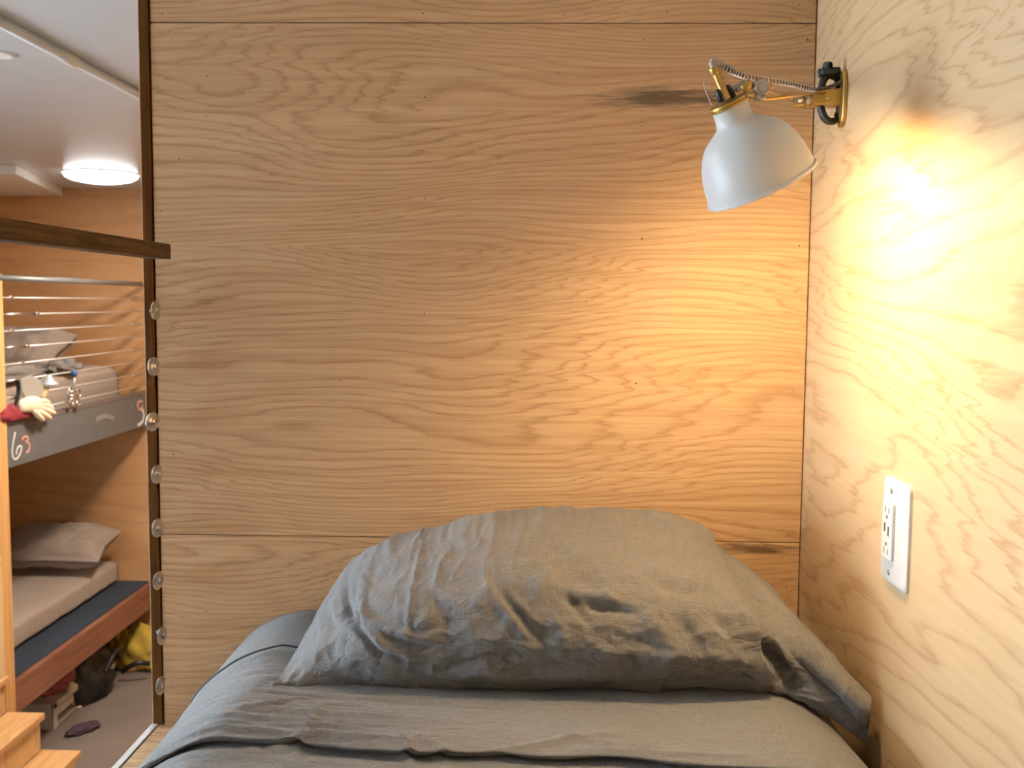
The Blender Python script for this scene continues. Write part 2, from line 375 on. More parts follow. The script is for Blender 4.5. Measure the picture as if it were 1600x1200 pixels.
for (x, y) in holes:
    p = at(x, y, Y=WY - .0003); r = random.uniform(.0009, .0014)
    hb.lathe(p + Vector((0, .0014, 0)), (0, -1, 0), [(0, r), (.0013, r), (.0015, r * .6)], 7)
ho = hb.build('nail_holes', 'hole', wb); ho['kind'] = 'stuff'
# dark edge strip, slightly ragged, with a raw pale sliver along its outer edge
tb, rb = MB(), MB(); nseg = 90; zt0, zt1 = zr + .001, ZC - .002
def strip(mb, f0, f1, y0, y1):
    vs = []
    for i in range(nseg + 1):
        z = zt0 + (zt1 - zt0) * i / nseg; a, b = f0(z), f1(z); vs += [(a, y0, z), (b, y0, z), (b, y1, z), (a, y1, z)]
    fs = [(i * 4 + k, i * 4 + (k + 1) % 4, i * 4 + 4 + (k + 1) % 4, i * 4 + 4 + k) for i in range(nseg) for k in range(4)] + [(3, 2, 1, 0), tuple(nseg * 4 + k for k in range(4))]
    mb.add(vs, fs)
strip(tb, lambda z: XT0 + .0016 + .0006 * nz(z * 14, 1), lambda z: XP0 - .0012 + .0007 * nz(z * 17, 5) - (.0012 if nz(z * 30, 9) > .42 else 0), WY - .0015, WY + .05)
strip(rb, lambda z: XT0 + .0002, lambda z: XT0 + .0018 + .0006 * nz(z * 14, 1) + .0005 * nz(z * 40, 3), WY - .0012, WY + .052)
tr = struct(tb, 'trim_1', 'dark_stain'); rb.build('raw_edge_strip', 'raw_edge', tr)
# ceiling box by the far wall
p0 = at(24, 257, Z=ZC); p1 = at(76, 289, Z=ZC)
struct(MB().prism([(XL, p0.y, ZC), (p0.x, p0.y, ZC), (p1.x, YB, ZC), (XL, YB, ZC)], (0, 0, -.055)), 'trim_2', 'white_paint', bevel=.004)

# ------------------------------------------------------------------ our bunk: frame, guard rail, anchors
bx = thing('bunk_bed', (-0.1, 0.6, zr), 'wooden upper bunk frame with pale metal strip along its left ledge', 'bed')
x0 = at(237.5, 1131, Z=zr).x; x1 = at(248, 1131, Z=zr).x
MB().box((x1 + .0025, YF + 2.1, zr - .20), (-.43, WY - .0015, zr)).build('side_rail', 'ledge', bx, bevel=.001)
MB().box((x0, YF + 2.1, zr - .06), (x1, WY - .0015, zr + .001)).build('metal_strip', 'silver_strip', bx, bevel=.0008)
MB().box((-.43, YF + 2.1, zr - .16), (XR - .004, WY - .004, zr - .13)).build('platform', 'ledge', bx)
# guard rail: runs along the open side and stops just short of the wall
ge = at(267, 393, Y=1.545); xg = ge.x
gt = at(267, 381.5, Y=1.545).z; gb = at(267, 405, Y=1.545).z
tag(MB().box((xg - .030, -.45, gb + .0), (xg, 1.545, gt)).build('guard_rail', 'dark_rail', bevel=.0012, origin=(xg, .5, gb)),
    'dark-stained wooden guard rail ending in front of the plywood headboard wall', 'rail')
order = ['topmost', 'second from the top', 'third from the top', 'fourth from the top', 'fourth from the bottom', 'third from the bottom', 'second from the bottom', 'lowest']
for k, (px, py, tlt) in enumerate([(243, 485, .0), (240, 573, .16), (238, 659, .26), (245, 741, .12), (246, 825, .1), (247, 907, .05), (253, 993, .0), (251, 1071, -.03)]):
    c = at(px, py, Y=1.575); ax = Vector((0.97, -0.10 - tlt, 0.04 * math.sin(k * 2.1))).normalized()
    t = thing('cable_anchor', c, 'domed silver anchor disc on the dark edge strip, %s of the eight' % order[k], 'anchor', 'anchor discs down the dark edge strip')
    r = .0152
    MB().lathe(c - ax * .0015, ax, [(0, r * .93), (.0008, r), (.0026, r), (.0032, r * .93), (.0026, r * .84), (.0030, r * .7), (.0046, r * .42), (.0052, r * .36)], 32).build('disc', 'steel', t, smooth=True, angle=40)
    MB().lathe(c + ax * .0036, ax, [(0, r * .36), (.0022, r * .34), (.0032, r * .2), (.0024, r * .16), (.0022, .0003)], 20).build('screw_head', 'steel', t, smooth=True, angle=40)
    e = Vector((XP0 - .006, WY - .001, c.z - .001)); e2 = c - ax * .0015
    MB().tube([e2, (e + e2) / 2 + Vector((-.001, 0, 0)), e], .0028, 10).build('stem', 'dull_steel', t, smooth=True)

# ------------------------------------------------------------------ mattress and sheets
ZB = CAM.z
def prof(s, lift):
    """cross-section of the mattress: s runs left to right, returns x, z, normal"""
    a, b = .147 + lift, .132 + lift
    xl_, xr_ = -.355, .270; L1 = .10; La = 1.571 * .142; Lt = xr_ - xl_
    tot = 2 * L1 + 2 * La + Lt; d = s * tot; dz = .631
    if d < L1: return xl_ - a, -(dz + .07 * (1 - d / L1)), (-1, 0)
    d -= L1
    if d < La:
        th = (1 - d / La) * math.pi / 2; return xl_ - a * math.sin(th), -(dz - b * math.cos(th)), (-math.sin(th), math.cos(th))
    d -= La
    if d < Lt: return xl_ + d, -(dz - b), (0, 1)
    d -= Lt
    if d < La:
        th = d / La * math.pi / 2; return xr_ + (a - .002) * math.sin(th) * .985, -(dz - b * math.cos(th)), (math.sin(th), math.cos(th))
    d -= La
    return xr_ + (a - .002) * .985, -(dz + .07 * d / L1), (1, 0)
def taper(x, y): return .014 * sstep(1.52, 1.18, y) * sstep(-.15, -.36, x)
def cloth(y0, y1, ns, ny, lift, wr, mat, name, thick=0.0, yhem=None, parent=None, clampx=True):
    vs, fs = [], []
    for j in range(ny + 1):
        for i in range(ns + 1):
            s = i / ns; v = j / ny; x, z, n = prof(s, 0.0)
            ya = y0 + (yhem(x, z) if yhem else 0); y = ya + (y1 - ya) * v
            l = lift(x, y, v) if callable(lift) else lift
            d = l + wr(x, y, s, v)
            d *= 1 - .8 * sstep(-.36, -.45, x); px_ = x + n[0] * d + taper(x, y); pz = ZB + z + n[1] * d
            px_ = min(px_, XR - .003)
            vs.append((px_, y, max(pz, zr + .004 if px_ < -.43 else 0)))
    w = ns + 1
    fs = [(j * w + i, j * w + i + 1, (j + 1) * w + i + 1, (j + 1) * w + i) for j in range(ny) for i in range(ns)]
    mb = MB().add(vs, fs); o = mb.build(name, mat, parent, smooth=True)
    if thick:
        m = o.modifiers.new('thickness', 'SOLIDIFY'); m.thickness = thick; m.offset = -1
    return o
def w_base(x, y, s, v):
    h = .0016 * nz(x * 6, y * 5, 1) + .0008 * nz(x * 18, y * 22, 2)
    return h
def ridge(x): return 1 - abs(x) * 2
mt = cloth(WY - .006, -.40, 150, 90, 0.0, w_base, 'sheet', 'mattress', .02)
tag(mt, 'grey fitted-sheet mattress with rounded edge against the plywood headboard wall', 'mattress')
def w_flat(x, y, s, v):
    lf = sstep(.05, -.38, x)                                  # more creasing on the left shoulder
    q = y * 1.0 + .10 * x + .03 * nz(x * 3, y * 3, 4)
    a = nz(x * 2.2, q * 34, 3); b = nz(x * 5.5 + 4, q * 75, 6)
    h = .0110 * lf * max(0, ridge(a) - .45) + .0065 * lf * max(0, ridge(b) - .5)
    h += (.0006 + .0010 * lf) * nz(x * 12, q * 60, 8)
    h += .0016 * (1 - lf) * nz(x * 3.5, y * 26, 7)
    for (ax_, ay, bx_, by, w, amp) in FOLDS:
        dx, dy = bx_ - ax_, by - ay; L = dx * dx + dy * dy; t = min(max(((x - ax_) * dx + (y - ay) * dy) / L, 0), 1)
        dd = math.hypot(x - ax_ - dx * t, y - ay - dy * t); h += 1.5 * amp * math.exp(-(dd / w) ** 2) * math.sin(math.pi * (t * .9 + .05)) ** .5
    return h
def sp(px, py, zz=-.475): 
    p = at(px, py, Z=ZB + zz); return p.x, p.y
FOLDS = []
for a, b, w, amp in (((330, 1135), (640, 1150), .006, .005), ((395, 1120), (560, 1128), .004, .003), ((640, 1138), (700, 1165), .005, .004), ((300, 1160), (520, 1140), .004, .004), ((445, 1160), (490, 1095), .005, .003),
                     ((350, 1100), (470, 1085), .004, .003), ((760, 1165), (960, 1135), .006, .003), ((840, 1140), (1060, 1160), .005, .002), ((900, 1160), (1180, 1172), .006, .003), ((620, 1138), (645, 1170), .004, .004)):
    FOLDS.append((*sp(*a), *sp(*b), w, amp))
hem = lambda x, z: 0.0
YH0, YH1 = 1.385, 1.050
def fold_edge(x): return YH1 + .010 * nz(x * 4, 2.2) + .006 * nz(x * 11, 7.7) + .022 * sstep(-.10, -.34, x) * sstep(-.60, -.36, x) - .028 * sstep(.05, .33, x)
fs_ = cloth(YH0 - .012, -.395, 170, 220, .0045, w_flat, 'sheet', 'flat_sheet', .003)
def fold_lift(x, y, v):
    # the turned-back hem: lies on the sheet at the pillow, lifts into a soft roll at its near edge, then tucks under
    q = v * 1.0
    return .0085 + .0075 * sstep(.25, .86, q) + .0025 * nz(x * 9, 3.3) * sstep(.6, .9, q) - .009 * sstep(.955, 1.0, q)
fo = []
def fold_cloth():
    ns, ny = 200, 150; vs = []
    for j in range(ny + 1):
        for i in range(ns + 1):
            x, z, n = prof(i / ns, 0.0); v = j / ny; e = fold_edge(x)
            y = YH0 + (e - YH0) * (v / .965 if v < .965 else 1.0 - (v - .965) * .9)
            d = fold_lift(x, y, v) + w_flat(x, y, i / ns, v)
            d *= 1 - .7 * sstep(-.36, -.45, x); vs.append((min(x + n[0] * d + taper(x, y), XR - .003), y, ZB + z + n[1] * d))
    w = ns + 1
    return MB().add(vs, [(j * w + i, j * w + i + 1, (j + 1) * w + i + 1, (j + 1) * w + i) for j in range(ny) for i in range(ns)])
ft = fold_cloth().build('turned_hem', 'sheet', fs_, smooth=True); sm = []
for i in range(0, 201):
    x, z, n = prof(i / 200, 0.0); d = (.0115 + w_flat(x, YH0, i / 200, 0)) * (1 - .7 * sstep(-.36, -.45, x)); sm.append((min(x + n[0] * d + taper(x, YH0), XR - .004), YH0 + .001, ZB + z + n[1] * d))
MB().tube(sm[14:], .0016, 6).build('hem_shade_line', 'seam', fs_, smooth=True)  # thin dark tube drawn as the shadow line of the hem edge
m_ = ft.modifiers.new('thickness', 'SOLIDIFY'); m_.thickness = .0035; m_.offset = -1
tag(fs_, 'creased grey flat sheet folded back over the mattress in front of the pillow', 'sheet')
def w_cover(x, y, s, v): return w_base(x, y, s, v) + .0022 * nz(x * 2.5, y * 24, 12)

# ------------------------------------------------------------------ pillow
PILLOW = [
 [(427, 1070, 1.238), (446, 1046, 1.270), (470, 1005, 1.33), (500, 950, 1.38), (530, 900, 1.44), (548, 876, 1.48)],
 [(470, 1070, 1.248), (487, 1046, 1.252), (512, 1000, 1.275), (542, 940, 1.32), (575, 884, 1.40), (606, 847, 1.49)],
 [(540, 1072, 1.262), (560, 1045, 1.235), (590, 990, 1.235), (620, 930, 1.275), (660, 866, 1.37), (690, 823, 1.49)],
 [(660, 1074, 1.260), (670, 1045, 1.225), (690, 985, 1.22), (710, 915, 1.26), (735, 850, 1.36), (755, 808, 1.49)],
 [(780, 1076, 1.260), (785, 1048, 1.22), (795, 985, 1.21), (805, 910, 1.25), (820, 840, 1.36), (840, 800, 1.49)],
 [(900, 1072, 1.260), (900, 1045, 1.22), (905, 995, 1.208), (905, 915, 1.25), (905, 845, 1.36), (905, 798, 1.49)],
 [(1020, 1074, 1.26), (1020, 1048, 1.222), (1020, 1005, 1.208), (1012, 925, 1.25), (1000, 855, 1.36), (990, 802, 1.49)],
 [(1120, 1074, 1.26), (1120, 1050, 1.23), (1120, 1018, 1.213), (1115, 945, 1.25), (1095, 880, 1.35), (1065, 811, 1.48)],
 [(1190, 1078, 1.26), (1193, 1056, 1.243), (1193, 1028, 1.232), (1190, 975, 1.26), (1165, 920, 1.35), (1125, 853, 1.46)],
 [(1235, 1085, 1.258), (1222, 1060, 1.250), (1213, 1020, 1.244), (1213, 985, 1.262), (1213, 955, 1.325), (1195, 913, 1.42)],
 [(1275, 1105, 1.24), (1275, 1085, 1.226), (1278, 1060, 1.222), (1280, 1040, 1.236), (1275, 1015, 1.285), (1260, 982, 1.36)],
 [(1318, 1136, 1.225), (1321, 1118, 1.213), (1325, 1100, 1.208), (1328, 1082, 1.217), (1325, 1066, 1.245), (1313, 1040, 1.28)],
 [(1355, 1160, 1.205), (1357, 1143, 1.203), (1359, 1125, 1.20), (1361, 1110, 1.20), (1362, 1098, 1.205), (1362, 1090, 1.21)]]
def pillow_mesh():
    rows = []
    for k, st in enumerate(PILLOW):
        f = [at(x, y, Y=Y) for x, y, Y in st]; T, B = f[-1], f[0]
        thin = {0: 1.0, 12: 1.0, 11: .85, 10: .55, 1: .25}.get(k, 0.0)
        zb = ZB - .484
        full = [T + Vector((0, .055, -.016)), Vector((T.x, min(T.y + .095, 1.588), T.z - .065)), Vector((T.x, 1.587, (T.z + zb) / 2)),
                Vector((T.x * .6 + B.x * .4, 1.56, zb + .02)), Vector((T.x * .4 + B.x * .6, 1.48, zb + .004)), Vector((B.x, B.y + .08, zb + .002))]
        flat = [f[5 - i] + Vector((-.002, .010, -.004)) for i in range(6)]
        rows.append(f + [a.lerp(b, thin) for a, b in zip(full, flat)])
    return rows
rows = pillow_mesh(); NS, NT_ = 330, 290; nc = 12
def loop_pt(s, t):
    x = t * nc; i = int(x) % nc; f = x - int(x)
    pts = []
    for o_ in (-1, 0, 1, 2): pts.append(cr([r_[(i + o_) % nc] for r_ in rows], s))
    a, b, c, d = pts
    return b + 0.5 * f * (c - a + f * (2 * a - 5 * b + 4 * c - d + f * (3 * (b - c) + d - a)))
base = [[loop_pt(i / NS, j / NT_) for j in range(NT_)] for i in range(NS + 1)]
# creases: polylines on the front, in world (x, z)
def pxz(px, py): p = at(px, py, Y=1.225 + .22 * sstep(950, 800, py)); return p.x, p.z
CREASE = []
def crease(pts, w, amp, kind='ridge'):
    q = [pxz(*p) for p in pts]; CREASE.append((q, w, amp, kind, min(a[0] for a in q) - 3 * w, max(a[0] for a in q) + 3 * w, min(a[1] for a in q) - 3 * w, max(a[1] for a in q) + 3 * w))
crease([(655, 860), (642, 920), (636, 1050)], .0035, .0022)
crease([(590, 905), (700, 872), (850, 855), (985, 838)], .0035, .0022)
crease([(850, 999), (960, 1003), (1080, 1015), (1205, 1032)], .006, .0045, 'step')
crease([(870, 885), (845, 915), (838, 935)], .010, .005); crease([(770, 910), (755, 940), (735, 950)], .010, .004)
crease([(770, 910), (800, 955), (830, 985)], .007, -.006, 'fold'); crease([(800, 925), (830, 960), (842, 985)], .006, .006)
crease([(800, 915), (815, 935), (835, 975), (850, 1010)], .008, -.005); crease([(860, 960), (880, 975), (875, 1000)], .006, .004)
crease([(890, 900), (925, 905), (955, 895)], .007, -.004); crease([(880, 930), (930, 940), (990, 955)], .006, .005, 'fold'); crease([(900, 955), (950, 950), (1000, 960)], .006, -.004)
crease([(930, 895), (945, 905), (960, 915)], .006, .004); crease([(880, 915), (900, 950), (925, 975)], .006, -.004)
crease([(545, 945), (560, 990), (600, 1015), (640, 1025)], .006, .005, 'fold'); crease([(500, 960), (535, 985), (560, 975)], .006, -.005); crease([(540, 940), (548, 970), (575, 985)], .005, .005)
crease([(480, 1000), (510, 1000), (535, 975)], .006, -.004); crease([(575, 985), (650, 1000), (700, 1005)], .006, .004, 'fold'); crease([(670, 930), (690, 960), (700, 985)], .009, -.004)
crease([(620, 960), (655, 975), (690, 960)], .008, .003); crease([(700, 1055), (760, 1040), (800, 1060)], .010, .006); crease([(800, 1055), (860, 1050), (940, 1040)], .010, .005)
crease([(1010, 900), (1060, 925), (1125, 940)], .006, .003, 'fold'); crease([(1085, 895), (1110, 915), (1130, 935)], .003, .002); crease([(1075, 845), (1110, 855), (1160, 890)], .005, .004)
crease([(1100, 940), (1130, 975), (1150, 1010)], .010, -.006); crease([(1050, 960), (1075, 985), (1090, 1010)], .010, -.005); crease([(1000, 960), (1030, 985), (1050, 1005)], .010, .004); crease([(1150, 950), (1175, 985), (1195, 1010)], .010, .005)
crease([(1204, 980), (1206, 1015), (1222, 1050), (1245, 1080)], .0075, -.020); crease([(1222, 985), (1250, 1020), (1290, 1060), (1330, 1105)], .012, .008, 'fold')
crease([(1165, 905), (1190, 940), (1215, 975)], .008, -.005); crease([(1180, 1040), (1195, 1060), (1200, 1078)], .010, .006); crease([(1250, 1050), (1290, 1085), (1330, 1130)], .012, -.008)
crease([(905, 1060), (960, 1045), (1030, 1050)], .009, .004); crease([(560, 1045), (620, 1050), (700, 1045)], .012, .003); crease([(980, 1010), (990, 1040), (985, 1065)], .010, -.004); crease([(1350, 1095), (1345, 1130), (1338, 1150)], .004, -.003)
def seg_d(px_, pz, q):
    best = 9; sg = 1; tt = 0; n = len(q) - 1
    for i in range(n):
        ax_, az = q[i]; bx_, bz = q[i + 1]; dx, dz = bx_ - ax_, bz - az; L = dx * dx + dz * dz + 1e-12
        t = min(max(((px_ - ax_) * dx + (pz - az) * dz) / L, 0), 1); ex, ez = px_ - ax_ - dx * t, pz - az - dz * t; d = math.hypot(ex, ez)
        if d < best: best = d; sg = 1 if dx * ez - dz * ex > 0 else -1; tt = (i + t) / n
    return best, sg, tt
def pillow_disp(p, s, t):
    x, z, y = p.x, p.z, p.y
    edge = sstep(0, .08, s) * sstep(1, .90, s)
    h = .0030 * nz(x * 11, z * 13, y * 9) + .0014 * nz(x * 26 + 3, z * 24, y * 20)
    a = nz(x * 16 + z * 9, z * 30 - x * 5, 3.0); h += .0050 * max(0, ridge(a) - .5)
    b = nz(x * 34 - z * 22, z * 42 + x * 20, 9.0); h += .0032 * max(0, ridge(b) - .55)
    c = nz(x * 46 + z * 30, z * 70 - x * 26, 14.0); h += .0022 * max(0, ridge(c) - .5)
    c = nz(x * 90, z * 80, y * 60); h += .0004 * c
    pk = sstep(.16, .02, s) ; h += pk * .004 * ridge(nz(x * 20, z * 55 - x * 40, 5)) * edge
    h *= .35 + .65 * edge
    if t < .47:
        for q, w, amp, kind, xa, xb, za, zb in CREASE:
            if xa < x < xb and za < z < zb:
                d, sg, tt = seg_d(x, z, q); e = math.sin(math.pi * (tt * .92 + .04)) ** .6
                if kind == 'ridge': h += 1.5 * amp * e * math.exp(-(d / w) ** 2)
                elif kind == 'fold': u = sg * d / w; h += amp * e * 2.6 * u * math.exp(-u * u)
                else: h += amp * e * (.5 - .5 * math.tanh(sg * d / w * 1.5)) * math.exp(-(d / (w * 3)) ** 2)
    return h
vs = []
for i in range(NS + 1):
    for j in range(NT_):
        p = base[i][j]; du = base[min(i + 1, NS)][j] - base[max(i - 1, 0)][j]; dv = base[i][(j + 1) % NT_] - base[i][(j - 1) % NT_]
        n = du.cross(dv); n = n.normalized() if n.length > 1e-9 else Vector((0, -1, 0))
        t = j / NT_
        q = p + n * pillow_disp(p, i / NS, t) * (1 if t < .52 else .2)
        q.y = min(q.y, WY - .004); q.x = min(q.x, XR - .003)
        vs.append(q)
fsx = [(i * NT_ + j, (i + 1) * NT_ + j, (i + 1) * NT_ + (j + 1) % NT_, i * NT_ + (j + 1) % NT_) for i in range(NS) for j in range(NT_)]
fsx += [tuple(range(NT_)), tuple(NS * NT_ + k for k in range(NT_ - 1, -1, -1))]
pil = MB().add(vs, fsx).build('pillow', 'linen', smooth=True, origin=(0, 1.4, ZB - .47))
tag(pil, 'large crumpled grey linen pillow leaning against the plywood headboard wall', 'pillow')

# ------------------------------------------------------------------ wall lamp
YLp = 1.16
mount = at(1318, 155, X=XR); YM = mount.y
lamp = thing('wall_lamp', (XR, YM, mount.z), 'white bell-shaped wall lamp on a jointed brass arm, lit and aimed down', 'lamp')
def lp(px, py, Y=YLp): return at(px, py, Y=Y)
axis = Vector((.44, .20, -.873)).normalized()
PX = YLp / F * 1.03
neck = lp(1139.5, 166.5)
K = PX * 1.06
sp_ = [(-1, 24.5), (0, 26.5), (10, 27), (19, 28.2), (24, 30.5), (29, 37), (34, 46), (40, 55), (48, 62.5), (58, 69), (70, 74.5), (84, 79), (100, 82), (116, 83.5)]
outer = [(h * K, r * PX) for h, r in sp_]
rim = [(117 * K, 85.8 * PX), (119.5 * K, 86.6 * PX), (122 * K, 85.6 * PX), (122.5 * K, 83.5 * PX), (119 * K, 82.2 * PX)]
inner = [(h * K + .0008, r * PX - .0016) for h, r in reversed(sp_[2:])]
shade = MB().lathe(neck, axis, outer + rim, 96, (True, False)).build('lamp_shade', 'shade', lamp, smooth=True, angle=50)
MB().lathe(neck, axis, [(119 * K, 82.2 * PX)] + inner + [(6 * K, 3 * PX)], 64, (False, True)).build('shade_lining', 'shade_in', shade, smooth=True)
bc = neck + axis * 66 * K
MB().lathe(neck, axis, [(6 * K, 9 * PX), (24 * K, 12 * PX), (34 * K, 16 * PX), (46 * K, 24 * PX), (56 * K, 28 * PX), (66 * K, 27 * PX), (74 * K, 20 * PX), (79 * K, 8 * PX)], 24).build('bulb', 'bulb', lamp, smooth=True)
bl = light('bulb_light', 'POINT', neck + axis * 100 * K, 9.3, (1.0, 0.70, 0.34), shadow_soft_size=.024)
# collar: brass ring that lengthens into the yoke arm
MB().lathe(neck - axis * 8 * K, axis, [(0, 27.5 * PX), (1 * K, 29.5 * PX), (3.5 * K, 29.8 * PX), (4.5 * K, 28.6 * PX), (5.5 * K, 29.6 * PX), (8 * K, 29.2 * PX), (8.6 * K, 26.5 * PX)], 48).build('collar', 'brass', lamp, smooth=True, angle=35)
ua = (lp(1172, 127) - lp(1112, 170)).normalized()
MB().tube([lp(1160, 141), lp(1168, 134), lp(1174, 128.5)], [.0050, .0060, .0045], 14, flat=.7).build('yoke_arm', 'brass', lamp, smooth=True)
MB().tube([lp(1133, 146, YLp + .004), lp(1152, 137, YLp + .003), lp(1164, 130, YLp + .002)], [.003, .0035, .0045], 12).build('yoke_lever', 'dull_steel', lamp, smooth=True)
MB().tube([lp(1150.5, 142), lp(1155.5, 139.5)], .0026, 10).build('pivot_screw', 'steel', lamp, smooth=True)
# socket tube with knurled cap and two black buffers
s0, s1 = lp(1114.5, 106), lp(1136, 154); sd = (s1 - s0).normalized()
sock = MB().lathe(s0 + sd * 11 * PX, sd, [(0, 6.2 * PX), (40 * PX, 6.2 * PX)], 24).build('socket_tube', 'brass', lamp, smooth=True, angle=35)
MB().lathe(s0, sd, [(0, 6.6 * PX), (1 * PX, 7.4 * PX), (9 * PX, 7.6 * PX), (10 * PX, 7 * PX), (11.5 * PX, 5.8 * PX)], 24).build('socket_cap', 'brass', sock, smooth=True, angle=35)
for a, b, w in (((1122.5, 144), (1128, 158), 5.4), ((1137, 136), (1146, 151), 4.6)):
    A, B_ = lp(*a), lp(*b); d = (B_ - A).normalized(); L = (B_ - A).length
    MB().lathe(A, d, [(-w * .8 * PX, w * .3 * PX), (-w * .5 * PX, w * .75 * PX), (0, w * PX), (L, w * PX), (L + 1 * PX, w * .8 * PX)], 20).build('rubber_buffer', 'black', lamp, smooth=True)
MB().tube(smooth_path([lp(1118, 114), lp(1106, 120), lp(1100.5, 130), lp(1102, 140), lp(1107, 152), lp(1112, 164)], 24), .0007, 8).build('wire_loop', 'dull_steel', lamp, smooth=True)
# pivot disc with wing screw
jd = lp(1189, 137)
MB().lathe(jd + Vector((0, .006, 0)), (0.1, -1, 0.05), [(0, 11 * PX), (.0015, 12.3 * PX), (.007, 12.3 * PX), (.0085, 11 * PX), (.0085, 7 * PX), (.010, 6.5 * PX), (.0105, 3 * PX)], 28).build('pivot_disc', 'dull_steel', lamp, smooth=True, angle=35)
wn = MB(); wn.tube([lp(1179.5, 156), lp(1184, 150), lp(1190, 147)], [.0022, .0035, .002], 10); wn.tube([lp(1181, 152), lp(1189, 155), lp(1197, 152)], [.0026, .0022, .0015], 10)
wn.build('wing_screw', 'dull_steel', lamp, smooth=True)
MB().tube(smooth_path([lp(1196, 131), lp(1203, 130), lp(1205.5, 135), lp(1202, 139), lp(1197, 138)], 20), .0013, 8).build('spring_hook', 'brass', lamp, smooth=True)
# arms from the pivot to the bracket
Yb = YLp + (YM - YLp) * .6
MB().tube([lp(1193, 155.5), at(1268, 146.5, Y=YLp + (YM - YLp) * .75), at(1293, 144.5, Y=YM)], .0016, 10).build('arm_rod', 'brass', lamp, smooth=True)
MB().tube([lp(1194, 152), lp(1201.5, 141.5), at(1216, 149.5, Y=Yb), at(1238, 158.5, Y=Yb + .01)], .0013, 10).build('arm_rod', 'brass', lamp, smooth=True)
MB().tube([at(1237, 165.5, Y=Yb + .01), at(1258, 162.5, Y=Yb + .02), at(1270, 162, Y=Yb + .03)], .0014, 10).build('arm_rod', 'brass', lamp, smooth=True)
MB().tube([lp(1170, 145), lp(1180, 145.5), lp(1190, 146.5)], .0013, 8).build('arm_rod', 'brass', lamp, smooth=True)
MB().tube([lp(1171, 152.5), lp(1183, 153)], .0013, 8).build('arm_rod', 'brass', lamp, smooth=True)
MB().tube([at(1241, 157, Y=Yb + .01), at(1257, 156, Y=Yb + .015)], .0030, 14).build('tension_spring', 'steel', lamp, smooth=True)
MB().tube([at(1257, 156.5, Y=Yb + .015), at(1261, 156, Y=Yb + .02), at(1267, 155.5, Y=Yb + .025)], [.0052, .0055, .0036], 14).build('spring_collar', 'dull_steel', lamp, smooth=True)
# bracket block, black clamp loop, wing knob, oval wall plate
br = MB(); a = at(1268, 163.5, Y=YM - .012); b = at(1309, 144.5, Y=YM + .016); br.box((a.x, YM - .012, a.z), (b.x, YM + .014, b.z)); br.build('bracket', 'brass', lamp, bevel=.0015)
MB().tube([at(1293.5, 153.5, Y=YM - .011), at(1293.5, 153.5, Y=YM - .015)], .0018, 10).build('bracket_screw', 'steel', lamp, smooth=True)
br2 = MB(); a = at(1264.5, 163, Y=YM - .02); b = at(1269.5, 141, Y=YM - .02); br2.box((a.x, YM - .010, a.z), (b.x, YM + .012, b.z)); br2.build('bracket_strap', 'brass', lamp, bevel=.001)
cl = [at(x, y, Y=YM + .004) for x, y in ((1309, 122), (1296, 117.5), (1287, 125), (1283, 140), (1281.5, 158), (1284, 174), (1290, 186), (1299, 190), (1307, 186), (1310, 176), (1311, 150))]
cp = smooth_path(cl, 60); MB().tube(cp, [.0052 if i < 45 else .004 for i in range(60)], 12, closed=True, flat=1.25).build('clamp', 'black', lamp, smooth=True)
MB().tube(smooth_path([at(x, y, Y=YM + .004) for x, y in ((1309, 182), (1306, 184), (1303.5, 181), (1304.5, 177), (1307.5, 176.5))], 20), .0011, 8).build('cord_clip', 'steel', lamp, smooth=True)
kq = lambda x, y: at(x, y, Y=YM - .002)
px_m = YM / F
kn = MB(); ka, kb = kq(1284, 112.5), kq(1311, 110.5); kd = (kb - ka).normalized()
kn.lathe(ka, kd, [(-2 * px_m, 4 * px_m), (0, 6.4 * px_m), (12 * px_m, 7.0 * px_m), (20 * px_m, 6.2 * px_m), (27 * px_m, 5.4 * px_m)], 20)
kn.lathe(kq(1281.5, 121), kq(1281.5, 108) - kq(1281.5, 121), [(0, 3 * px_m), (1.5 * px_m, 4 * px_m), (11 * px_m, 4 * px_m), (12.5 * px_m, 3 * px_m)], 18)
kn.lathe(kq(1293, 108), (0, 0, 1), [(0, 6 * px_m), (4 * px_m, 7.4 * px_m), (8 * px_m, 7.2 * px_m), (10 * px_m, 5.6 * px_m)], 20)
kn.build('clamp_knob', 'black', lamp, smooth=True, angle=45)
zc_ = mount.z; zt, zbm = at(1320, 110, X=XR).z, at(1318, 199, X=XR).z
pp = []; hh = (zt - zbm) / 2; zm = (zt + zbm) / 2; wp = .0165
for k in range(40):
    an = 2 * math.pi * k / 40; c_, s_ = math.cos(an), math.sin(an)
    pp.append((XR, YM - .004 + wp * math.copysign(abs(c_) ** .8, c_), zm + hh * math.copysign(abs(s_) ** .75, s_)))
MB().prism(pp, (-.0065, 0, 0)).build('wall_plate', 'brass', lamp, bevel=.0018, smooth=True, angle=40)
